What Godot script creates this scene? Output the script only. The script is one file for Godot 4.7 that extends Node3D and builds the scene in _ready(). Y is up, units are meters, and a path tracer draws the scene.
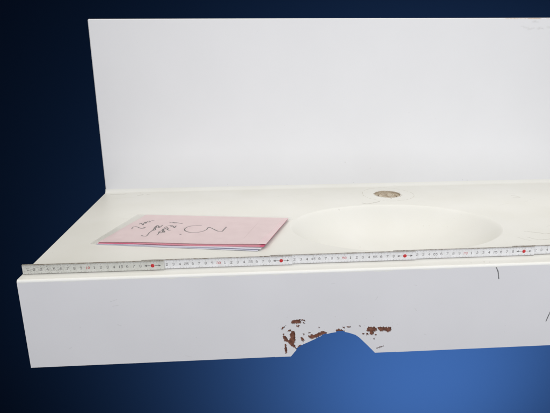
extends Node3D

const W := 1.27        # length of the washstand along the front edge
const D := 0.512       # front edge to splashback
const H := 0.1508      # height of the front panel
const B := 0.404       # height of the splashback
const NOSE := 0.004
const COVE := 0.009

var rng := RandomNumberGenerator.new()

# outlines of the flaked-off patches on the front panel (x, y in metres)
var chips = [
	[0.3995, -0.1111, 0.3978, -0.1134, 0.4005, -0.1216, 0.4056, -0.1241, 0.4118, -0.1314, 0.4191, -0.1365, 0.418, -0.1329, 0.4159, -0.1281, 0.418, -0.1201, 0.4169, -0.1051, 0.4118, -0.1037, 0.4093, -0.1093, 0.4101, -0.1174, 0.4067, -0.1207, 0.4036, -0.1148],
	[0.4117, -0.0861, 0.4113, -0.09, 0.4158, -0.0913, 0.426, -0.0906, 0.427, -0.0861, 0.4249, -0.0842, 0.4158, -0.0841],
	[0.4259, -0.0836, 0.4341, -0.0855, 0.4333, -0.0873, 0.427, -0.0855],
	[0.4195, -0.0937, 0.4244, -0.094, 0.424, -0.0974, 0.4195, -0.0965],
	[0.3944, -0.0994, 0.3975, -0.0962, 0.4026, -0.0934, 0.4005, -0.0963, 0.3965, -0.1009],
	[0.4056, -0.1022, 0.4107, -0.1011, 0.4097, -0.1043, 0.406, -0.1046],
	[0.4011, -0.127, 0.4036, -0.1271, 0.404, -0.144, 0.4019, -0.1443, 0.4007, -0.1367],
	[0.4262, -0.1152, 0.4293, -0.116, 0.4324, -0.1219, 0.4303, -0.1242, 0.4272, -0.1198],
	[0.4381, -0.1141, 0.4436, -0.1121, 0.4488, -0.1123, 0.4539, -0.1095, 0.4621, -0.106, 0.4694, -0.1098, 0.4684, -0.1121, 0.4591, -0.1144, 0.453, -0.1176, 0.4448, -0.1202, 0.441, -0.1182],
	[0.4191, -0.1372, 0.4242, -0.1304, 0.4335, -0.1281, 0.4349, -0.1286, 0.4273, -0.1338, 0.4222, -0.1376],
	[0.4837, -0.1054, 0.4878, -0.1037, 0.492, -0.1046, 0.4973, -0.1079, 0.498, -0.1107, 0.4839, -0.11],
	[0.4305, -0.0897, 0.4325, -0.0898, 0.4327, -0.0921, 0.4309, -0.092],
	[0.4388, -0.1072, 0.4421, -0.1074, 0.4415, -0.109, 0.4388, -0.1088],
	[0.4306, -0.1091, 0.4321, -0.1092, 0.4319, -0.1122, 0.4305, -0.1121],
	[0.4558, -0.099, 0.457, -0.0991, 0.457, -0.1007, 0.4558, -0.1007],
	[0.3979, -0.1083, 0.3995, -0.1079, 0.3999, -0.1102, 0.3983, -0.1102],
	[0.5014, -0.0998, 0.5066, -0.0995, 0.5071, -0.1014, 0.5025, -0.1021],
	[0.5348, -0.1036, 0.5368, -0.1021, 0.5462, -0.1025, 0.5505, -0.1055, 0.5503, -0.1101, 0.5456, -0.1122, 0.5458, -0.1157, 0.5428, -0.1174, 0.5395, -0.1154, 0.5383, -0.1107, 0.5336, -0.11],
	[0.5515, -0.1039, 0.5546, -0.1033, 0.5735, -0.1042, 0.5739, -0.1112, 0.5718, -0.1122, 0.5688, -0.1133, 0.5655, -0.1115, 0.5601, -0.1094, 0.5593, -0.1121, 0.5539, -0.1091],
	[0.5271, -0.1134, 0.5296, -0.1133, 0.5297, -0.1156, 0.5274, -0.1157],
	[0.5338, -0.1137, 0.5363, -0.1134, 0.5369, -0.1171, 0.5344, -0.1168],
	[0.5477, -0.1158, 0.5504, -0.1157, 0.5503, -0.1182, 0.548, -0.1181],
	[0.4946, -0.1004, 0.4975, -0.1005, 0.4972, -0.1023, 0.4951, -0.1022],
	[0.5211, -0.099, 0.5232, -0.0991, 0.5232, -0.1007, 0.5212, -0.1006],
	[0.5462, -0.1227, 0.5476, -0.1228, 0.5475, -0.1251, 0.5463, -0.1251],
	[0.5513, -0.1413, 0.5628, -0.1379, 0.5632, -0.1388, 0.5518, -0.1425],
]
# the sawn cut-out in the lower edge of the front panel
var cut = [0.4098, -0.1516, 0.4211, -0.1366, 0.4345, -0.1272, 0.4489, -0.1204, 0.4632, -0.1134, 0.4756, -0.1101, 0.488, -0.1086, 0.4953, -0.1086, 0.5049, -0.1112, 0.5155, -0.1154, 0.522, -0.1204, 0.5363, -0.1356, 0.5507, -0.1516]
# handwriting on the pink sheet, in thousandths of its length and width
var pen = [
	[67, 567, 58, 515, 62, 484, 86, 501, 107, 531, 128, 551, 141, 543, 141, 519, 128, 508],
	[64, 391, 64, 349, 90, 408, 99, 420, 82, 339, 81, 311, 99, 361, 89, 295, 96, 265, 110, 299, 104, 314],
	[106, 241, 119, 236],
	[222, 814, 234, 800, 220, 693, 218, 604, 199, 484, 201, 432, 233, 509, 229, 417],
	[216, 623, 230, 602, 214, 538, 210, 559, 221, 613],
	[202, 452, 209, 506, 225, 513, 221, 463],
	[289, 771, 288, 731, 275, 660, 280, 621, 308, 674, 304, 643, 276, 589, 273, 549, 295, 559, 321, 602, 329, 597],
	[271, 661, 296, 698, 295, 657, 281, 588, 280, 538, 295, 526, 305, 584],
	[271, 438, 285, 419, 303, 437, 330, 487, 324, 433],
	[266, 507, 269, 473, 284, 504],
	[251, 319, 265, 299, 284, 324, 305, 314],
	[199, 790, 217, 812, 235, 815],
	[485, 398, 438, 406, 408, 459, 408, 544, 428, 605, 462, 646, 504, 653, 536, 612, 549, 541, 544, 456, 574, 490, 625, 576, 658, 598, 659, 542, 655, 429],
	[421, 723, 431, 730],
	[267, 305, 304, 314, 345, 347],
	[285, 439, 334, 503],
]


func _ready() -> void:
	rng.seed = 41
	setup_view()
	build_backdrop()
	build_washstand()
	build_folding_rule()
	build_document_sleeve()


func setup_view() -> void:
	var cam := Camera3D.new()
	cam.name = "camera"
	cam.position = Vector3(0.34204, 0.31203, 0.70175)
	cam.rotation_degrees = Vector3(-16.438, -3.649, -0.445)
	cam.fov = 45.18
	cam.near = 0.02
	cam.far = 60.0
	cam.current = true
	add_child(cam)

	var we := WorldEnvironment.new()
	we.name = "environment"
	var e := Environment.new()
	e.background_mode = Environment.BG_COLOR
	e.background_color = Color(0.005, 0.007, 0.012)
	e.tonemap_mode = Environment.TONE_MAPPER_LINEAR
	e.tonemap_exposure = 1.07
	e.sdfgi_enabled = true
	e.ssao_enabled = true
	e.ssil_enabled = true
	we.environment = e
	add_child(we)

	area_lamp("overhead_softbox", Vector3(0.68, 1.8, -0.3), Vector3(0.68, 0.0, -0.3), Vector2(3.6, 1.8), 3.75, Color(1.0, 0.985, 0.95))
	area_lamp("front_softbox", Vector3(0.85, 0.5, 1.4), Vector3(0.78, 0.0, -0.2), Vector2(3.2, 1.6), 3.55, Color(0.975, 0.98, 1.0))

	var s := SpotLight3D.new()
	s.name = "backdrop_spot"
	s.position = Vector3(2.78, -3.84, -1.81)
	add_child(s)
	s.look_at(Vector3(2.66, -3.3, -5.0), Vector3.UP)
	s.spot_angle = 70.0
	s.spot_angle_attenuation = 1.0
	s.spot_range = 12.0
	s.spot_attenuation = 2.0
	s.light_energy = 88.0
	s.light_size = 0.15
	s.light_color = Color(0.95, 0.98, 1.0)
	s.shadow_enabled = true


func area_lamp(called: String, at: Vector3, towards: Vector3, size: Vector2, energy: float, tint: Color) -> void:
	var l := AreaLight3D.new()
	l.name = called
	l.position = at
	l.area_size = size
	l.light_energy = energy
	l.light_color = tint
	l.area_range = 12.0
	l.shadow_enabled = true
	add_child(l)
	l.look_at(towards, Vector3.UP if absf((towards - at).normalized().y) < 0.95 else Vector3.FORWARD)


# ---------------------------------------------------------------- helpers

func tag(o: Node, label: String, category := "", kind := "") -> void:
	if label: o.set_meta("label", label)
	if category: o.set_meta("category", category)
	if kind: o.set_meta("kind", kind)


func part(called: String, st: SurfaceTool, m: Material, parent: Node) -> MeshInstance3D:
	var o := MeshInstance3D.new()
	o.name = called
	o.mesh = st.commit()
	o.material_override = m
	o.cast_shadow = GeometryInstance3D.SHADOW_CASTING_SETTING_ON
	parent.add_child(o, true)
	return o


func begin() -> SurfaceTool:
	var st := SurfaceTool.new()
	st.begin(Mesh.PRIMITIVE_TRIANGLES)
	return st


# a triangle with given normal; winding is put right by the normal
func tri(st: SurfaceTool, a: Vector3, b: Vector3, c: Vector3, n: Vector3, ua := Vector2.ZERO, ub := Vector2.ZERO, uc := Vector2.ZERO) -> void:
	var flip := (b - a).cross(c - a).dot(n) > 0.0
	st.set_normal(n); st.set_uv(ua); st.add_vertex(a)
	if flip:
		st.set_normal(n); st.set_uv(uc); st.add_vertex(c)
		st.set_normal(n); st.set_uv(ub); st.add_vertex(b)
	else:
		st.set_normal(n); st.set_uv(ub); st.add_vertex(b)
		st.set_normal(n); st.set_uv(uc); st.add_vertex(c)


# a quad whose corners carry their own normals (na for a and b, nc for c and d)
func quad(st: SurfaceTool, a: Vector3, b: Vector3, c: Vector3, d: Vector3, na: Vector3, nc: Vector3, uv: Callable) -> void:
	var flip := (b - a).cross(c - a).dot(na + nc) > 0.0
	var ps := [a, b, c, a, c, d]
	var ns := [na, na, nc, na, nc, nc]
	var order := [0, 2, 1, 3, 5, 4] if flip else [0, 1, 2, 3, 4, 5]
	for i in order:
		st.set_normal(ns[i]); st.set_uv(uv.call(ps[i])); st.add_vertex(ps[i])


func no_uv(_p: Vector3) -> Vector2:
	return Vector2.ZERO


func box(st: SurfaceTool, lo: Vector3, hi: Vector3) -> void:
	var bm := BoxMesh.new()
	bm.size = hi - lo
	st.append_from(bm, 0, Transform3D(Basis(), (lo + hi) * 0.5))


func noise(freq: float, s: int, oct := 4) -> FastNoiseLite:
	var n := FastNoiseLite.new()
	n.noise_type = FastNoiseLite.TYPE_SIMPLEX_SMOOTH
	n.frequency = freq
	n.seed = s
	n.fractal_octaves = oct
	return n


# a plain surface colour with cloudy and fine mottling: base + coarse * a + fine * b
func mottled(w: int, h: int, base: Color, coarse: Color, fine: float, s: int, f1 := 0.004, f2 := 0.25) -> Image:
	var g1 := noise(f1, s).get_image(w, h, false, false, false)
	var g2 := noise(f2, s + 7, 2).get_image(w, h, false, false, false)
	g1.convert(Image.FORMAT_L8); g2.convert(Image.FORMAT_L8)
	var d1 := g1.get_data(); var d2 := g2.get_data()
	var out := PackedByteArray(); out.resize(w * h * 3)
	var r0 := base.r * 255.0; var b0 := base.g * 255.0; var c0 := base.b * 255.0
	var r1 := coarse.r * 2.0; var b1 := coarse.g * 2.0; var c1 := coarse.b * 2.0
	var k := 0
	for i in w * h:
		var q := d1[i] - 127.5
		var f := (d2[i] - 127.5) * fine * 2.0
		out[k] = clampi(int(r0 + q * r1 + f), 0, 255)
		out[k + 1] = clampi(int(b0 + q * b1 + f), 0, 255)
		out[k + 2] = clampi(int(c0 + q * c1 + f), 0, 255)
		k += 3
	return Image.create_from_data(w, h, false, Image.FORMAT_RGB8, out)


# a soft brush stroke along pixel points
func stroke(img: Image, pts: Array, wide: float, c: Color, alpha: float, ragged := 0.0) -> void:
	for i in pts.size() - 1:
		var a: Vector2 = pts[i]; var b: Vector2 = pts[i + 1]
		var n := maxi(1, int(a.distance_to(b) / maxf(0.7, wide * 0.35)))
		for j in n + (1 if i == pts.size() - 2 else 0):
			dab(img, a.lerp(b, float(j) / n), wide * (1.0 + rng.randf_range(-ragged, ragged)), c, alpha * (1.0 - ragged * rng.randf()))


func dab(img: Image, p: Vector2, wide: float, c: Color, alpha: float) -> void:
	var r := wide * 0.5
	var x0 := int(floor(p.x - r - 1)); var x1 := int(ceil(p.x + r + 1))
	var y0 := int(floor(p.y - r - 1)); var y1 := int(ceil(p.y + r + 1))
	for y in range(maxi(y0, 0), mini(y1 + 1, img.get_height())):
		for x in range(maxi(x0, 0), mini(x1 + 1, img.get_width())):
			var k := clampf(r + 0.5 - Vector2(x, y).distance_to(p), 0.0, 1.0) * alpha
			if k > 0.0:
				img.set_pixel(x, y, img.get_pixel(x, y).lerp(c, k))


func smooth_path(flat: Array, sx: float, sy: float) -> Array:
	var c := Curve2D.new()
	var pts := []
	for i in flat.size() / 2:
		pts.append(Vector2(flat[i * 2] * sx, flat[i * 2 + 1] * sy))
	for i in pts.size():
		var t: Vector2 = (pts[mini(i + 1, pts.size() - 1)] - pts[maxi(i - 1, 0)]) / 6.0
		c.add_point(pts[i], -t, t)
	return Array(c.tessellate(4, 4))


func textured(img: Image, rough: float, spec := 0.5) -> StandardMaterial3D:
	img.generate_mipmaps()
	var m := StandardMaterial3D.new()
	m.albedo_texture = ImageTexture.create_from_image(img)
	m.roughness = rough
	m.metallic_specular = spec
	return m


func plain(c: Color, rough: float, spec := 0.5) -> StandardMaterial3D:
	var m := StandardMaterial3D.new()
	m.albedo_color = c
	m.roughness = rough
	m.metallic_specular = spec
	return m


func grain(seed_value: int, light: Color, dark: Color, freq: float, scale: float) -> StandardMaterial3D:
	var m := StandardMaterial3D.new()
	var t := NoiseTexture2D.new()
	t.width = 512; t.height = 512; t.seamless = true
	t.noise = noise(freq, seed_value, 4)
	var g := Gradient.new()
	g.set_color(0, dark); g.set_color(1, light)
	t.color_ramp = g
	m.albedo_texture = t
	m.uv1_triplanar = true
	m.uv1_scale = Vector3.ONE * scale
	m.roughness = 0.9
	return m


# ---------------------------------------------------------------- backdrop

func build_backdrop() -> void:
	var st := begin()
	box(st, Vector3(-11.0, -10.0, -5.06), Vector3(12.5, 8.0, -5.0))
	var o := part("backdrop", st, plain(Color(0.066, 0.131, 0.234), 0.95, 0.1), self)
	tag(o, "plain dark blue studio backdrop hanging behind the washstand", "backdrop", "structure")


# ---------------------------------------------------------------- washstand

func top_uv(p: Vector3) -> Vector2:
	return Vector2(p.x / W, -p.z / D)


func build_washstand() -> void:
	var root := Node3D.new()
	root.name = "washstand"
	add_child(root)
	tag(root, "long white washstand with oval basin, tall splashback and chipped front panel", "washstand")

	var cream := textured(top_image(), 0.42)
	cream.clearcoat_enabled = false
	var centre := Vector2(0.635, -0.205)
	var ra := 0.207; var rb := 0.143
	var tap := Vector2(0.686, -0.434)
	var rt := 0.031
	var zsplit := -0.376
	# the flat top around both openings, and its rounded front edge
	var st := begin()
	ring_to_rect(st, centre, ra, rb, Rect2(0.0, zsplit, W, -zsplit - NOSE))
	ring_to_rect(st, tap, rt, rt, Rect2(0.0, -D + COVE, W, D - COVE + zsplit))
	for i in 6:
		var a0 := PI * 0.5 * i / 6.0; var a1 := PI * 0.5 * (i + 1) / 6.0
		var n0 := Vector3(0, cos(a0), sin(a0)); var n1 := Vector3(0, cos(a1), sin(a1))
		var p0 := Vector3(0, -NOSE, -NOSE) + n0 * NOSE; var p1 := Vector3(0, -NOSE, -NOSE) + n1 * NOSE
		var e := Vector3(W, 0, 0)
		quad(st, p0, p0 + e, p1 + e, p1, n0, n1, top_uv)
	part("countertop", st, cream, root)

	# the bowl
	st = begin()
	st.set_smooth_group(0)
	var prof := [[1.0, 0.0], [0.994, 0.0002], [0.986, 0.0009], [0.976, 0.0022], [0.962, 0.0044], [0.944, 0.0076], [0.92, 0.0119], [0.89, 0.0171], [0.85, 0.0236], [0.8, 0.0306], [0.73, 0.0387], [0.64, 0.0470], [0.52, 0.0551], [0.38, 0.0612], [0.2, 0.0655], [0.0, 0.0670]]
	var na := 160
	for i in prof.size() - 1:
		for j in na:
			var t0 := TAU * j / na; var t1 := TAU * (j + 1) / na
			var q := func(k, t): return Vector3(centre.x + cos(t) * ra * prof[k][0], -prof[k][1], centre.y + sin(t) * rb * prof[k][0])
			var nn := func(k, t):
				var k0: int = maxi(k - 1, 0); var k1: int = mini(k + 1, prof.size() - 1)
				var sl: float = (prof[k1][1] - prof[k0][1]) / (prof[k0][0] - prof[k1][0])
				if k == 0: sl = 0.0
				return Vector3(-cos(t) / ra * sl, 1.0, -sin(t) / rb * sl).normalized()
			var ids := [[i, t0], [i, t1], [i + 1, t1], [i, t0], [i + 1, t1], [i + 1, t0]]
			for id in ids:
				var v: Vector3 = q.call(id[0], id[1])
				st.set_normal(nn.call(id[0], id[1])); st.set_uv(top_uv(v)); st.add_vertex(v)
	part("basin_bowl", st, cream, root)

	# tap hole: stained wall, ledge of old sealant, dark bottom
	st = begin()
	for j in 48:
		var t0 := TAU * j / 48; var t1 := TAU * (j + 1) / 48
		var at := func(t, r, y): return Vector3(tap.x + cos(t) * r, y, tap.y + sin(t) * r)
		var steps := [[rt, 0.0], [rt - 0.0015, -0.0035], [0.0225, -0.0045], [0.022, -0.014], [0.0, -0.0145]]
		for k in steps.size() - 1:
			var a: Vector3 = at.call(t0, steps[k][0], steps[k][1]); var b: Vector3 = at.call(t1, steps[k][0], steps[k][1])
			var c: Vector3 = at.call(t1, steps[k + 1][0], steps[k + 1][1]); var d: Vector3 = at.call(t0, steps[k + 1][0], steps[k + 1][1])
			var tm := (t0 + t1) * 0.5
			var n := Vector3(-cos(tm), 0.15, -sin(tm)).normalized() if k % 2 == 0 else Vector3.UP
			if k == 0 or k == 2 or k == 1 or k == 3:
				tri(st, a, b, c, n)
				if k < 3: tri(st, a, c, d, n)
	var hole := part("tap_hole", st, grain(5, Color(0.80, 0.76, 0.69), Color(0.62, 0.56, 0.48), 0.02, 14.0), root)
	tag(hole, "open tap hole with brown sealant residue")
	st = begin()
	var lump := noise(160.0, 12, 3)
	for j in 40:
		var t0 := TAU * j / 40; var t1 := TAU * (j + 1) / 40
		for k in 6:
			var r0 := 0.0213 * k / 6.0; var r1 := 0.0213 * (k + 1) / 6.0
			var f := func(t, r):
				var x: float = tap.x + cos(t) * r; var z: float = tap.y + sin(t) * r
				return Vector3(x, -0.0045 + 0.005 * lump.get_noise_2d(x, z), z)
			tri(st, f.call(t0, r0), f.call(t0, r1), f.call(t1, r1), Vector3.UP)
			if k > 0: tri(st, f.call(t0, r0), f.call(t1, r1), f.call(t1, r0), Vector3.UP)
	part("residue", st, grain(9, Color(0.92, 0.89, 0.83), Color(0.60, 0.53, 0.45), 0.006, 14.0), hole)

	build_splashback(root, cream)
	build_front_panel(root)
	for x in [0.0015, W - 0.0195]:
		st = begin()
		box(st, Vector3(x, -H + 0.001, -D), Vector3(x + 0.018, -0.0005, -0.02))
		part("side_panel", st, plain(Color(0.85, 0.85, 0.86), 0.4), root)


func ring_to_rect(st: SurfaceTool, c: Vector2, a: float, b: float, r: Rect2) -> void:
	var angs := []
	for j in 160: angs.append(TAU * j / 160)
	for corner in [r.position, r.position + Vector2(r.size.x, 0), r.end, r.position + Vector2(0, r.size.y)]:
		var v: Vector2 = corner - c
		angs.append(fposmod(atan2(v.y / b, v.x / a), TAU))
	angs.sort()
	for j in angs.size():
		var pts := []
		for t in [angs[j], angs[(j + 1) % angs.size()]]:
			var d := Vector2(cos(t) * a, sin(t) * b)
			var kx := ((r.end.x if d.x > 0 else r.position.x) - c.x) / d.x if absf(d.x) > 1e-7 else 1e9
			var ky := ((r.end.y if d.y > 0 else r.position.y) - c.y) / d.y if absf(d.y) > 1e-7 else 1e9
			var o: Vector2 = c + d * minf(kx, ky)
			pts.append(Vector3(c.x + d.x, 0, c.y + d.y)); pts.append(Vector3(o.x, 0, o.y))
		quad(st, pts[0], pts[1], pts[3], pts[2], Vector3.UP, Vector3.UP, top_uv)


func top_image() -> Image:
	var w := 2048; var h := 826
	var img := mottled(w, h, Color(0.902, 0.900, 0.880), Color(0.012, 0.013, 0.018), 0.006, 3, 0.004, 0.3)
	var px := func(x, z): return Vector2(x / W * w, -z / D * h)
	var grey := Color(0.62, 0.60, 0.55)
	var brown := Color(0.50, 0.42, 0.33)
	# ring left by the tap's flange, broken in places
	for ring in [[0.0335, 3.0, 0.35], [0.061, 1.6, 0.34]]:
		var pts := []
		for j in 91:
			var t := TAU * j / 90
			var r: float = ring[0] * (1.0 + 0.02 * sin(t * 3.0 + 1.0))
			pts.append(px.call(0.686 + cos(t) * r, -0.434 + sin(t) * r))
		for j in 90:
			if rng.randf() < 0.72: stroke(img, [pts[j], pts[j + 1]], ring[1], brown.lerp(grey, 0.6), ring[2], 0.5)
	var line := func(pts, wide, c, al):
		var q := []
		for p in pts: q.append(px.call(p[0], p[1]))
		stroke(img, q, wide, c, al, 0.45)
	line.call([[0.6075, -0.3637], [0.617, -0.3567], [0.6322, -0.3614], [0.6501, -0.372]], 2.6, grey, 0.8)
	line.call([[0.684, -0.402], [0.6835, -0.392]], 2.6, grey, 0.7)
	line.call([[0.8648, -0.1474], [0.8753, -0.1419], [0.8863, -0.1376], [0.8946, -0.129], [0.9106, -0.1332], [0.95, -0.128]], 1.8, grey, 0.5)
	line.call([[0.853, -0.1164], [0.8596, -0.1053], [0.8691, -0.0993], [0.888, -0.1028], [0.93, -0.094]], 1.7, grey, 0.45)
	line.call([[0.835, -0.118], [0.842, -0.104], [0.85, -0.098]], 1.5, grey, 0.3)
	line.call([[0.9726, -0.3947], [0.9865, -0.3844]], 2.2, grey, 0.45)
	line.call([[0.9666, -0.3747], [0.9836, -0.3749]], 2.4, grey, 0.4)
	line.call([[0.0146, -0.4937], [0.0402, -0.4886], [0.0524, -0.4968]], 2.6, grey, 0.5)
	line.call([[0.083, -0.4787], [0.0964, -0.4833]], 3.0, grey, 0.7)
	line.call([[0.105, -0.482], [0.112, -0.487]], 2.2, grey, 0.4)
	for s in [[0.4748, -0.3969, 2.6], [0.5483, -0.3293, 5.0], [0.6991, -0.0083, 2.6], [0.7215, -0.0105, 3.4], [0.73, -0.009, 2.4], [0.6835, -0.0137, 2.0], [0.578, -0.246, 2.4]]:
		dab(img, px.call(s[0], s[1]), s[2], grey, 0.75 if s[2] < 4.0 else 0.18)
	# fine hairline scratches and specks of dirt
	for i in 70:
		var p := Vector2(rng.randf() * w, rng.randf() * h)
		var d := Vector2.from_angle(rng.randf_range(-0.5, 0.5)) * rng.randf_range(10, 70)
		if absf(p.x / w * W - 0.635) < 0.24 and p.y / h * D < 0.36: continue
		stroke(img, [p, p + d * 0.5 + Vector2(0, rng.randf_range(-3, 3)), p + d], 1.0, grey, rng.randf_range(0.06, 0.2), 0.5)
	for i in 160:
		dab(img, Vector2(rng.randf() * w, rng.randf() * h), rng.randf_range(0.8, 2.0), brown, rng.randf_range(0.08, 0.35))
	return img


func back_uv(p: Vector3) -> Vector2:
	return Vector2(p.x / W, 1.0 - p.y / B)


func build_splashback(root: Node3D, cream: Material) -> void:
	var w := 2048; var h := 652
	var img := mottled(w, h, Color(0.895, 0.896, 0.902), Color(0.006, 0.006, 0.006), 0.004, 21, 0.003, 0.3)
	var px := func(x, y): return Vector2(x / W * w, (1.0 - y / B) * h)
	var tan_c := Color(0.78, 0.66, 0.55)
	var grey := Color(0.62, 0.61, 0.59)
	# worn upper edge and smudges near the right end
	for i in 26:
		var x := rng.randf_range(0.965, 1.15)
		stroke(img, [px.call(x, 0.4025), px.call(x + rng.randf_range(0.004, 0.02), 0.4022)], rng.randf_range(1.5, 3.5), tan_c, rng.randf_range(0.08, 0.25), 0.5)
	for i in 9:
		var x := rng.randf_range(0.975, 1.08); var y := rng.randf_range(0.376, 0.397)
		stroke(img, [px.call(x, y), px.call(x + rng.randf_range(0.004, 0.018), y + rng.randf_range(-0.004, 0.004))], rng.randf_range(3, 7), grey, 0.05, 0.6)
	for s in [[0.5965, 0.0651, 3.0, 0.7], [0.661, 0.0483, 3.0, 0.2], [0.9168, 0.0113, 3.0, 0.6], [0.905, 0.0123, 2.5, 0.5], [0.62, 0.012, 3.0, 0.3], [0.45, 0.011, 2.5, 0.35], [0.3, 0.014, 2.0, 0.3]]:
		dab(img, px.call(s[0], s[1]), s[2], grey, s[3])
	for i in 60:
		dab(img, Vector2(rng.randf() * w, rng.randf() * h), rng.randf_range(0.8, 1.8), grey, rng.randf_range(0.06, 0.25))
	var white := textured(img, 0.4)
	var st := begin()
	var r := 0.0025
	var th := 0.012
	# front face, rounded top and left edge, back
	var prof := []   # (y, z, ny, nz)
	prof.append([COVE, -D, 0.0, 1.0])
	for i in 7:
		var a := PI * 0.5 * i / 6.0
		prof.append([B - r + sin(a) * r, -D - r + cos(a) * r, sin(a), cos(a)])
	for i in 7:
		var a := PI * 0.5 * i / 6.0
		prof.append([B - r + cos(a) * r, -D - th + r - sin(a) * r, cos(a), -sin(a)])
	prof.append([-H + 0.002, -D - th, 0.0, -1.0])
	for i in prof.size() - 1:
		var p: Array = prof[i]; var q: Array = prof[i + 1]
		quad(st, Vector3(r, p[0], p[1]), Vector3(W - r, p[0], p[1]), Vector3(W - r, q[0], q[1]), Vector3(r, q[0], q[1]), Vector3(0, p[2], p[3]), Vector3(0, q[2], q[3]), back_uv)
	for side in [-1.0, 1.0]:
		var xe := 0.0 if side < 0 else W
		var xi := r if side < 0 else W - r
		for i in 4:
			var a0 := PI * 0.5 * i / 4.0; var a1 := PI * 0.5 * (i + 1) / 4.0
			var p0 := Vector3(xi + side * sin(a0) * r, 0, -D - r + cos(a0) * r); var p1 := Vector3(xi + side * sin(a1) * r, 0, -D - r + cos(a1) * r)
			var n0 := Vector3(side * sin(a0), 0, cos(a0)); var n1 := Vector3(side * sin(a1), 0, cos(a1))
			var lo := Vector3(0, COVE, 0); var hi := Vector3(0, B - r, 0)
			quad(st, p0 + lo, p0 + hi, p1 + hi, p1 + lo, n0, n1, back_uv)
		var n := Vector3(side, 0, 0)
		quad(st, Vector3(xe, COVE, -D - r), Vector3(xe, B - r, -D - r), Vector3(xe, B - r, -D - th), Vector3(xe, COVE, -D - th), n, n, back_uv)
		quad(st, Vector3(xe, B - r, -D - r), Vector3(xi, B, -D - r), Vector3(xi, B, -D - th), Vector3(xe, B - r, -D - th), (n + Vector3.UP).normalized(), (n + Vector3.UP).normalized(), back_uv)
		tri(st, Vector3(xe, B - r, -D - r), Vector3(xi, B, -D - r), Vector3(xi, B - r, -D), Vector3(side, 1, 1).normalized())
	part("splashback", st, white, root)
	# hollow bead that joins top and splashback
	st = begin()
	for i in 6:
		var a0 := PI * 0.5 * i / 6.0; var a1 := PI * 0.5 * (i + 1) / 6.0
		var c := Vector3(0, COVE, -D + COVE)
		var n0 := Vector3(0, cos(a0), sin(a0)); var n1 := Vector3(0, cos(a1), sin(a1))
		var e := Vector3(W, 0, 0)
		quad(st, c - n0 * COVE, c - n0 * COVE + e, c - n1 * COVE + e, c - n1 * COVE, n0, n1, top_uv)
	part("joint_bead", st, cream, root)


# ---------------------------------------------------------------- front panel

func front_uv(p: Vector3) -> Vector2:
	return Vector2(p.x / W, -p.y / H)


func poly_distance(p: Vector2, poly: PackedVector2Array) -> float:
	var best := 1e9
	for i in poly.size():
		var q := Geometry2D.get_closest_point_to_segment(p, poly[i], poly[(i + 1) % poly.size()])
		best = minf(best, p.distance_squared_to(q))
	best = sqrt(best)
	return -best if Geometry2D.is_point_in_polygon(p, poly) else best


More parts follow.
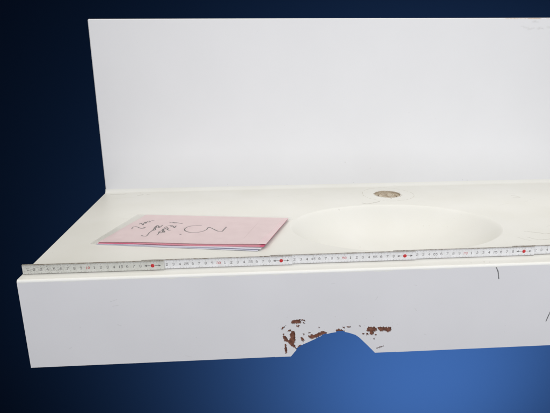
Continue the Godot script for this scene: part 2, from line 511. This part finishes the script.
func build_front_panel(root: Node3D) -> void:
	var outline := PackedVector2Array([Vector2(W, -NOSE), Vector2(W, -H)])
	var cutp := PackedVector2Array()
	for i in cut.size() / 2:
		cutp.append(Vector2(cut[i * 2], cut[i * 2 + 1]))
	var cut_core := cutp.duplicate()
	cut_core[0].y = -H; cut_core[cut_core.size() - 1].y = -H
	for i in cut_core.size():
		outline.append(cut_core[cut_core.size() - 1 - i])
	outline.append(Vector2(0.0004, -H)); outline.append(Vector2(0.0004, -NOSE))
	# the brown wood-based core
	var st := begin()
	var zf := -0.0024; var zb := -0.019
	var ids := Geometry2D.triangulate_polygon(outline)
	for i in ids.size() / 3:
		var t := [outline[ids[i * 3]], outline[ids[i * 3 + 1]], outline[ids[i * 3 + 2]]]
		for zz in [zf, zb]:
			tri(st, Vector3(t[0].x, t[0].y, zz), Vector3(t[1].x, t[1].y, zz), Vector3(t[2].x, t[2].y, zz), Vector3(0, 0, 1 if zz == zf else -1))
	for i in outline.size():
		var p := outline[i]; var q := outline[(i + 1) % outline.size()]
		var n := Vector3(-(q - p).y, (q - p).x, 0).normalized()
		var a := Vector3(p.x, p.y, zf); var b := Vector3(q.x, q.y, zf)
		var back := Vector3(0, 0, zb - zf)
		tri(st, a, b, b + back, n); tri(st, a, b + back, a + back, n)
	var core := part("front_panel", st, grain(31, Color(0.56, 0.37, 0.29), Color(0.34, 0.20, 0.15), 0.03, 9.0), root)
	tag(core, "brown wood core of the front panel with a sawn cut-out below")

	# the white coat with the flaked-off patches as real holes
	st = begin()
	var polys := []
	var boxes := []
	for c in chips:
		var q := PackedVector2Array()
		var r := Rect2(c[0], c[1], 0, 0)
		for i in c.size() / 2:
			q.append(Vector2(c[i * 2], c[i * 2 + 1])); r = r.expand(q[i])
		polys.append(q); boxes.append(r.grow(0.004))
	var rag := noise(330.0, 77, 3)
	var rag2 := noise(1000.0, 78, 2)
	var x0 := 0.38503; var x1 := 0.585; var y0 := -H + 0.00063; var y1 := -0.076
	var nx := 400; var ny := 150
	var f := PackedFloat32Array(); f.resize((nx + 1) * (ny + 1))
	for j in ny + 1:
		for i in nx + 1:
			var p := Vector2(lerpf(x0, x1, float(i) / nx), lerpf(y0, y1, float(j) / ny))
			var v := 0.003
			for k in polys.size():
				if boxes[k].has_point(p): v = minf(v, poly_distance(p, polys[k]))
			v += 0.0017 * rag.get_noise_2d(p.x, p.y) + 0.0006 * rag2.get_noise_2d(p.x, p.y) - 0.0004
			if p.y < -0.1: v = minf(v, poly_distance(p, cutp))
			f[j * (nx + 1) + i] = v
	for j in ny:
		for i in nx:
			var idx := [j * (nx + 1) + i, j * (nx + 1) + i + 1, (j + 1) * (nx + 1) + i + 1, (j + 1) * (nx + 1) + i]
			var vs := [f[idx[0]], f[idx[1]], f[idx[2]], f[idx[3]]]
			if maxf(maxf(vs[0], vs[1]), maxf(vs[2], vs[3])) <= 0.0: continue
			var xs := [lerpf(x0, x1, float(i) / nx), lerpf(x0, x1, float(i + 1) / nx)]
			var ys := [lerpf(y0, y1, float(j) / ny), lerpf(y0, y1, float(j + 1) / ny)]
			var ps := [Vector3(xs[0], ys[0], 0), Vector3(xs[1], ys[0], 0), Vector3(xs[1], ys[1], 0), Vector3(xs[0], ys[1], 0)]
			var poly := []
			var rim := []
			for k in 4:
				var k2 := (k + 1) % 4
				if vs[k] > 0.0: poly.append(ps[k])
				if (vs[k] > 0.0) != (vs[k2] > 0.0):
					var c: Vector3 = ps[k].lerp(ps[k2], vs[k] / (vs[k] - vs[k2]))
					poly.append(c); rim.append(c)
			for k in range(1, poly.size() - 1):
				tri(st, poly[0], poly[k], poly[k + 1], Vector3.BACK, front_uv(poly[0]), front_uv(poly[k]), front_uv(poly[k + 1]))
			if rim.size() == 2:
				var mid: Vector3 = Vector3.ZERO
				for q in poly: mid += q
				mid /= poly.size()
				var n: Vector3 = (rim[1] - rim[0]).cross(Vector3.BACK).normalized()
				if n.dot(rim[0] - mid) < 0.0: n = -n
				var e := Vector3(0, 0, -0.0023)
				tri(st, rim[0], rim[1], rim[1] + e, n, front_uv(rim[0]), front_uv(rim[1]), front_uv(rim[1]))
				tri(st, rim[0], rim[1] + e, rim[0] + e, n, front_uv(rim[0]), front_uv(rim[1]), front_uv(rim[0]))
	for r in [[0.0, x0, -H + 0.0010, -NOSE], [x1, W, -H + 0.0003, -NOSE], [x0, x1, y1, -NOSE]]:
		quad(st, Vector3(r[0], r[2], 0), Vector3(r[1], r[2], 0), Vector3(r[1], r[3], 0), Vector3(r[0], r[3], 0), Vector3.BACK, Vector3.BACK, front_uv)
		for y in [r[2], r[3]]:
			var n := Vector3(0, -1 if y == r[2] else 1, 0)
			if y == r[2] and r[2] < -0.1:
				quad(st, Vector3(r[0], y, 0), Vector3(r[1], y, 0), Vector3(r[1], y, -0.0023), Vector3(r[0], y, -0.0023), n, n, front_uv)
	quad(st, Vector3(0, -H + 0.001, 0), Vector3(0, -NOSE, 0), Vector3(0, -NOSE, -0.019), Vector3(0, -H + 0.001, -0.019), Vector3.LEFT, Vector3.LEFT, front_uv)
	var coat := part("white_coating", st, textured(front_image(), 0.38), core)
	tag(coat, "white coating flaked off in brown patches around the cut-out")


func front_image() -> Image:
	var w := 2048; var h := 244
	var img := mottled(w, h, Color(0.885, 0.882, 0.886), Color(0.010, 0.010, 0.010), 0.004, 51, 0.004, 0.3)
	var px := func(x, y): return Vector2(x / W * w, -y / H * h)
	var dark := Color(0.22, 0.22, 0.23)
	var grey := Color(0.58, 0.57, 0.56)
	stroke(img, smooth_path([0.736 / W * w, 0.0038 / H * h, 0.7408 / W * w, 0.0134 / H * h, 0.7432 / W * w, 0.0247 / H * h], 1, 1), 2.0, dark, 0.85, 0.35)
	stroke(img, smooth_path([0.8334 / W * w, 0.1046 / H * h, 0.8358 / W * w, 0.0955 / H * h, 0.8410 / W * w, 0.078 / H * h], 1, 1), 1.8, dark, 0.8, 0.35)
	for i in 40:
		dab(img, Vector2(rng.randf() * w, rng.randf() * h), rng.randf_range(0.8, 1.8), grey, rng.randf_range(0.08, 0.3))
	# uneven edge where the white coat stops short of the cream nosing
	var lap := noise(0.02, 56, 4)
	for x in w:
		var q := 7.0 + 4.5 * lap.get_noise_1d(x)
		for y in range(0, int(q) + 1):
			img.set_pixel(x, y, img.get_pixel(x, y).lerp(Color(0.915, 0.91, 0.885), clampf(q - y, 0.0, 1.0)))
	# pin-point knocks above the broken edge
	for i in 60:
		dab(img, px.call(rng.randf_range(0.385, 0.59), rng.randf_range(-0.125, -0.075)), rng.randf_range(0.8, 1.8), grey, rng.randf_range(0.1, 0.4))
	for i in 14:
		var p: Vector2 = px.call(rng.randf() * W, rng.randf_range(-0.145, -0.02))
		stroke(img, [p, p + Vector2(rng.randf_range(-20, 20), rng.randf_range(-10, 10))], 1.0, grey, 0.18, 0.5)
	return img


# ---------------------------------------------------------------- folding rule

const DIGITS := ["01110100011001110101110011000101110", "00100011000010000100001000010001110", "01110100010000100110010001000011111", "01110100010000100110000011000101110", "00010001100101010010111110001000010", "11111100001111000001000011000101110", "01110100001111010001100011000101110", "11111000010001000100010000100001000", "01110100011000101110100011000101110", "01110100011000101111000010000101110"]


func print_number(img: Image, text: String, cx: float, cy: float, cell: float, c: Color) -> void:
	var x := cx - (text.length() * 6.0 - 1.0) * cell * 0.5
	for ch in text:
		var d: String = DIGITS[int(ch)]
		for r in 7:
			for q in 5:
				if d[r * 5 + q] == "1":
					img.fill_rect(Rect2i(int(x + q * cell), int(cy + (r - 3.5) * cell), int(ceil(cell)), int(ceil(cell))), c)
		x += 6.0 * cell


func build_folding_rule() -> void:
	var root := Node3D.new()
	root.name = "folding_rule"
	root.position = Vector3(0.0015, 0.0, -0.0205)
	add_child(root)
	tag(root, "white folding rule with red rivets standing on edge along the countertop front", "folding rule")
	var hgt := 0.0158; var th := 0.0031
	var red := plain(Color(0.72, 0.05, 0.09), 0.35)
	var first := 0.196
	for i in 6:
		var xa := 0.0 if i == 0 else first + 0.2 * (i - 1) - 0.0178
		var xb := first + 0.2 * i + 0.0178
		var link := begin()
		var z := -i * (th + 0.00015)
		var y := 0.0001
		# bevelled bar whose front face carries the print
		var c := 0.0006
		var prof := [[0.0, 0.0 - c], [c, 0.0], [hgt - c, 0.0], [hgt, -c], [hgt, -th + c], [hgt - c, -th], [c, -th], [0.0, -th + c]]
		var uvf := func(p: Vector3): return Vector2((p.x - xa) / (xb - xa), 1.0 - (p.y - y) / hgt)
		for k in prof.size():
			var p: Array = prof[k]; var q: Array = prof[(k + 1) % prof.size()]
			var n := Vector3(0, p[1] - q[1], q[0] - p[0]).normalized()
			quad(link, Vector3(xa, y + p[0], z + p[1]), Vector3(xb, y + p[0], z + p[1]), Vector3(xb, y + q[0], z + q[1]), Vector3(xa, y + q[0], z + q[1]), n, n, uvf)
		for e in [xa, xb]:
			for k in range(1, prof.size() - 1):
				tri(link, Vector3(e, y + prof[0][0], z + prof[0][1]), Vector3(e, y + prof[k][0], z + prof[k][1]), Vector3(e, y + prof[k + 1][0], z + prof[k + 1][1]), Vector3(-1 if e == xa else 1, 0, 0), Vector2(0.002, 0.5), Vector2(0.002, 0.5), Vector2(0.002, 0.5))
		var lk := part("link", link, textured(rule_image(xa, xb, i), 0.45), root)
		# domed red rivet
		var rv := begin()
		var cx := first + 0.2 * i
		var cy := y + hgt * 0.5
		for j in 20:
			var t0 := TAU * j / 20; var t1 := TAU * (j + 1) / 20
			var lev := [[0.0029, 0.0], [0.0026, 0.0006], [0.0016, 0.001], [0.0, 0.00115]]
			for k in 3:
				var at := func(t, l): return Vector3(cx + cos(t) * lev[l][0], cy + sin(t) * lev[l][0], z + lev[l][1])
				var nn := Vector3(cos((t0 + t1) * 0.5) * (0.7 - 0.3 * k), sin((t0 + t1) * 0.5) * (0.7 - 0.3 * k), 0.6).normalized()
				tri(rv, at.call(t0, k), at.call(t1, k), at.call(t1, k + 1), nn)
				if k < 2: tri(rv, at.call(t0, k), at.call(t1, k + 1), at.call(t0, k + 1), nn)
		part("rivet", rv, red, lk)


func rule_image(xa: float, xb: float, i: int) -> Image:
	var k := 8000.0   # pixels a metre
	var w := int((xb - xa) * k); var h := 128
	var base := Color(0.83, 0.83, 0.83) if i > 0 else Color(0.76, 0.76, 0.73)
	var img := mottled(w, h, base, Color(0.04, 0.04, 0.045), 0.03, 90 + i, 0.012, 0.2)
	var ink := Color(0.33, 0.32, 0.32)
	var zero := 0.0 - 0.0025
	for mm in range(int(xa * 1000) - 2, int(xb * 1000) + 3):
		var x := int((mm * 0.001 + zero - xa) * k)
		var long := 30 if mm % 10 == 0 else (25 if mm % 5 == 0 else 17)
		if x < 1 or x > w - 3: continue
		img.fill_rect(Rect2i(x, 0, 2, long), ink)
		img.fill_rect(Rect2i(x, h - long + 5, 2, long), ink)
	for cm in range(int(xa * 100), int(xb * 100) + 2):
		if cm <= 0: continue
		var x := (cm * 0.01 + zero - xa) * k
		if x < 30 or x > w - 30: continue
		if cm % 20 in [19, 0, 1]: continue
		var tens := cm % 10 == 0
		var txt := str(cm) if cm % 5 == 0 else str(cm % 10)
		print_number(img, txt, x, h * 0.5, 5.0 if cm % 5 else 4.8, Color(0.66, 0.22, 0.24) if tens else ink)
	# varnish worn off along both edges
	for e in [[0, 5], [h - 6, 6]]:
		for x in range(0, w, 4):
			dab(img, Vector2(x, e[0] + e[1] * 0.5), e[1] * rng.randf_range(0.6, 1.3), Color(0.36, 0.32, 0.26), rng.randf_range(0.25, 0.6))
	# arrows on both sides of the rivet
	var rx := (0.196 + 0.2 * i - xa) * k
	for s in [-1, 1]:
		img.fill_rect(Rect2i(int(rx + (28 if s > 0 else -100)), 60, 72, 6), ink)
		for q in 5: img.fill_rect(Rect2i(int(rx + s * (96 - q * 5)) - 3, 62 - q * 3, 6, 2 + q * 6), ink)
	# close small print and grime at the first end, rubbed patches elsewhere
	if i == 0:
		for q in 90:
			img.fill_rect(Rect2i(rng.randi_range(30, 520), rng.randi_range(40, 86), rng.randi_range(3, 16), rng.randi_range(2, 5)), ink.lerp(base, rng.randf() * 0.6))
		for q in 260:
			dab(img, Vector2(absf(rng.randfn(0, 420)), rng.randf() * h), rng.randf_range(3, 12), Color(0.38, 0.36, 0.32), rng.randf_range(0.05, 0.3))
	for q in 46:
		dab(img, Vector2(rng.randf() * w, rng.randf() * h), rng.randf_range(2, 9), Color(0.45, 0.42, 0.36), rng.randf_range(0.05, 0.3))
	for q in 30:
		var x := rng.randf() * w
		stroke(img, [Vector2(x, h - 2), Vector2(x + rng.randf_range(5, 60), h - rng.randf_range(1, 5))], 4.0, Color(0.40, 0.36, 0.30), 0.5, 0.5)
		x = rng.randf() * w
		stroke(img, [Vector2(x, 2), Vector2(x + rng.randf_range(5, 60), rng.randf_range(1, 4))], 4.0, Color(0.40, 0.36, 0.30), 0.5, 0.5)
	return img


# ---------------------------------------------------------------- papers in a clear sleeve

func bilinear(q: Array, s: float, t: float) -> Vector3:
	return q[0].lerp(q[1], s).lerp(q[3].lerp(q[2], s), t)


# a thin sheet over four corners (rear left, rear right, front right, front left), lifted by the callable
func sheet(q: Array, thick: float, lift: Callable, nu := 60, nv := 24) -> SurfaceTool:
	var st := begin()
	var at := func(i, j, low):
		var s := float(i) / nu; var t := float(j) / nv
		var v := bilinear(q, s, t)
		v.y += lift.call(s, t)
		if low: v.y -= thick
		return v
	var nor := func(i, j):
		var du: Vector3 = at.call(mini(i + 1, nu), j, false) - at.call(maxi(i - 1, 0), j, false)
		var dv: Vector3 = at.call(i, mini(j + 1, nv), false) - at.call(i, maxi(j - 1, 0), false)
		return dv.cross(du).normalized()
	for low in [false, true]:
		for j in nv:
			for i in nu:
				for id in ([[0, 0], [1, 0], [1, 1], [0, 0], [1, 1], [0, 1]] if not low else [[0, 0], [1, 1], [1, 0], [0, 0], [0, 1], [1, 1]]):
					var a: int = i + id[0]; var b: int = j + id[1]
					st.set_normal(nor.call(a, b) * (-1.0 if low else 1.0))
					st.set_uv(Vector2(float(a) / nu, float(b) / nv))
					st.add_vertex(at.call(a, b, low))
	for i in nu:
		for j in [0, nv]:
			var n := Vector3(0, 0, -1 if j == 0 else 1)
			quad(st, at.call(i, j, false), at.call(i + 1, j, false), at.call(i + 1, j, true), at.call(i, j, true), n, n, no_uv)
	for j in nv:
		for i in [0, nu]:
			var n := Vector3(-1 if i == 0 else 1, 0, 0)
			quad(st, at.call(i, j, false), at.call(i, j + 1, false), at.call(i, j + 1, true), at.call(i, j, true), n, n, no_uv)
	return st


func build_document_sleeve() -> void:
	var root := Node3D.new()
	root.name = "document_sleeve"
	add_child(root)
	tag(root, "clear plastic sleeve of papers with a handwritten pink sheet on top", "document sleeve")
	var base := Vector3(0.25, 0.0, -0.20)
	root.position = base
	var rel := func(a: Array):
		var o := []
		for v in a: o.append(v - base)
		return o
	var film := StandardMaterial3D.new()
	film.transparency = BaseMaterial3D.TRANSPARENCY_ALPHA
	film.albedo_color = Color(0.95, 0.95, 0.94, 0.08)
	film.roughness = 0.2
	film.metallic_specular = 0.2
	film.cull_mode = BaseMaterial3D.CULL_DISABLED
	var paper := plain(Color(0.88, 0.88, 0.93), 0.8, 0.3)
	var low: Array = rel.call([Vector3(0.1149, 0.0004, -0.3205), Vector3(0.4362, 0.0004, -0.2626), Vector3(0.3645, 0.0004, -0.0876), Vector3(0.0653, 0.0004, -0.1479)])
	part("sleeve_film", sheet(low, 0.0002, func(_s, _t): return 0.0, 20, 10), film, root)
	var w1: Array = rel.call([Vector3(0.1342, 0.0009, -0.3122), Vector3(0.4276, 0.0009, -0.2585), Vector3(0.3620, 0.0014, -0.0862), Vector3(0.0768, 0.0009, -0.1436)])
	part("paper_sheet", sheet(w1, 0.0004, func(_s, _t): return 0.0), paper, root)
	var w2: Array = rel.call([Vector3(0.1348, 0.0018, -0.3093), Vector3(0.4273, 0.0020, -0.2551), Vector3(0.3670, 0.0034, -0.0885), Vector3(0.0785, 0.0018, -0.1436)])
	part("paper_sheet", sheet(w2, 0.0004, func(s, t): return 0.0007 * t * sin(s * 9.0 + 0.6) * s * (1.0 - s) * 4.0), paper, root)
	var cd: Array = rel.call([Vector3(0.1355, 0.0028, -0.3060), Vector3(0.4291, 0.0035, -0.2529), Vector3(0.3728, 0.0058, -0.0942), Vector3(0.0801, 0.0029, -0.1440)])
	var card := part("pink_card", sheet(cd, 0.0011, func(s, t): return 0.0009 * t * sin(s * 7.0) * s * (1.0 - s) * 4.0), plain(Color(0.84, 0.40, 0.52), 0.7, 0.3), root)
	tag(card, "deep pink card lying below the pink sheet painted paler with the sleeve sheen")
	var pk: Array = rel.call([Vector3(0.1380, 0.0042, -0.3041), Vector3(0.4298, 0.0060, -0.2490), Vector3(0.3772, 0.0080, -0.1004), Vector3(0.0820, 0.0042, -0.1460)])
	var bow := func(s, t): return 0.0010 * sin(s * 6.0 + 0.5) * s * (1.0 - s) * 4.0 * t + 0.0006 * sin(t * PI)
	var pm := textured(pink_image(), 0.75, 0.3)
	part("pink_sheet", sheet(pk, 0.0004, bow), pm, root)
	var hi: Array = rel.call([Vector3(0.1156, 0.0014, -0.3172), Vector3(0.4371, 0.0030, -0.2611), Vector3(0.3679, 0.0030, -0.0853), Vector3(0.0659, 0.0014, -0.1462)])
	var over := func(s, t):
		# follows the sheet below it, then drops to the welded edges
		var edge: float = smoothstep(-0.03, 0.10, s) * smoothstep(-0.02, 0.06, 1.0 - s) * smoothstep(-0.05, 0.12, t) * smoothstep(-0.12, 0.10, 1.0 - t)
		var under: float = bilinear(pk, s, t).y + bow.call(s, t)
		return (under + 0.0016 + 0.0005 * sin(s * 23.0 + t * 9.0) + 0.0003 * sin(s * 9.0 - t * 14.0) - bilinear(hi, s, t).y) * edge
	part("sleeve_film", sheet(hi, 0.0002, over, 80, 40), film, root)


func pink_image() -> Image:
	var w := 1600; var h := 920
	var img := mottled(w, h, Color(0.885, 0.800, 0.816), Color(0.02, 0.025, 0.022), 0.012, 61, 0.006, 0.35)  # pale base: the sleeve's veil of reflections is put into the sheet's colour
	var ink := Color(0.12, 0.07, 0.10)
	for s in pen:
		stroke(img, smooth_path(s, w / 1000.0, h / 1000.0), 10.5 if s[0] > 400 else 10.0, ink, 0.95, 0.25)
	# pressed crease
	stroke(img, smooth_path([830, 240, 835, 546, 838, 826], w / 1000.0, h / 1000.0), 3.0, Color(0.72, 0.60, 0.62), 0.5, 0.3)
	return img
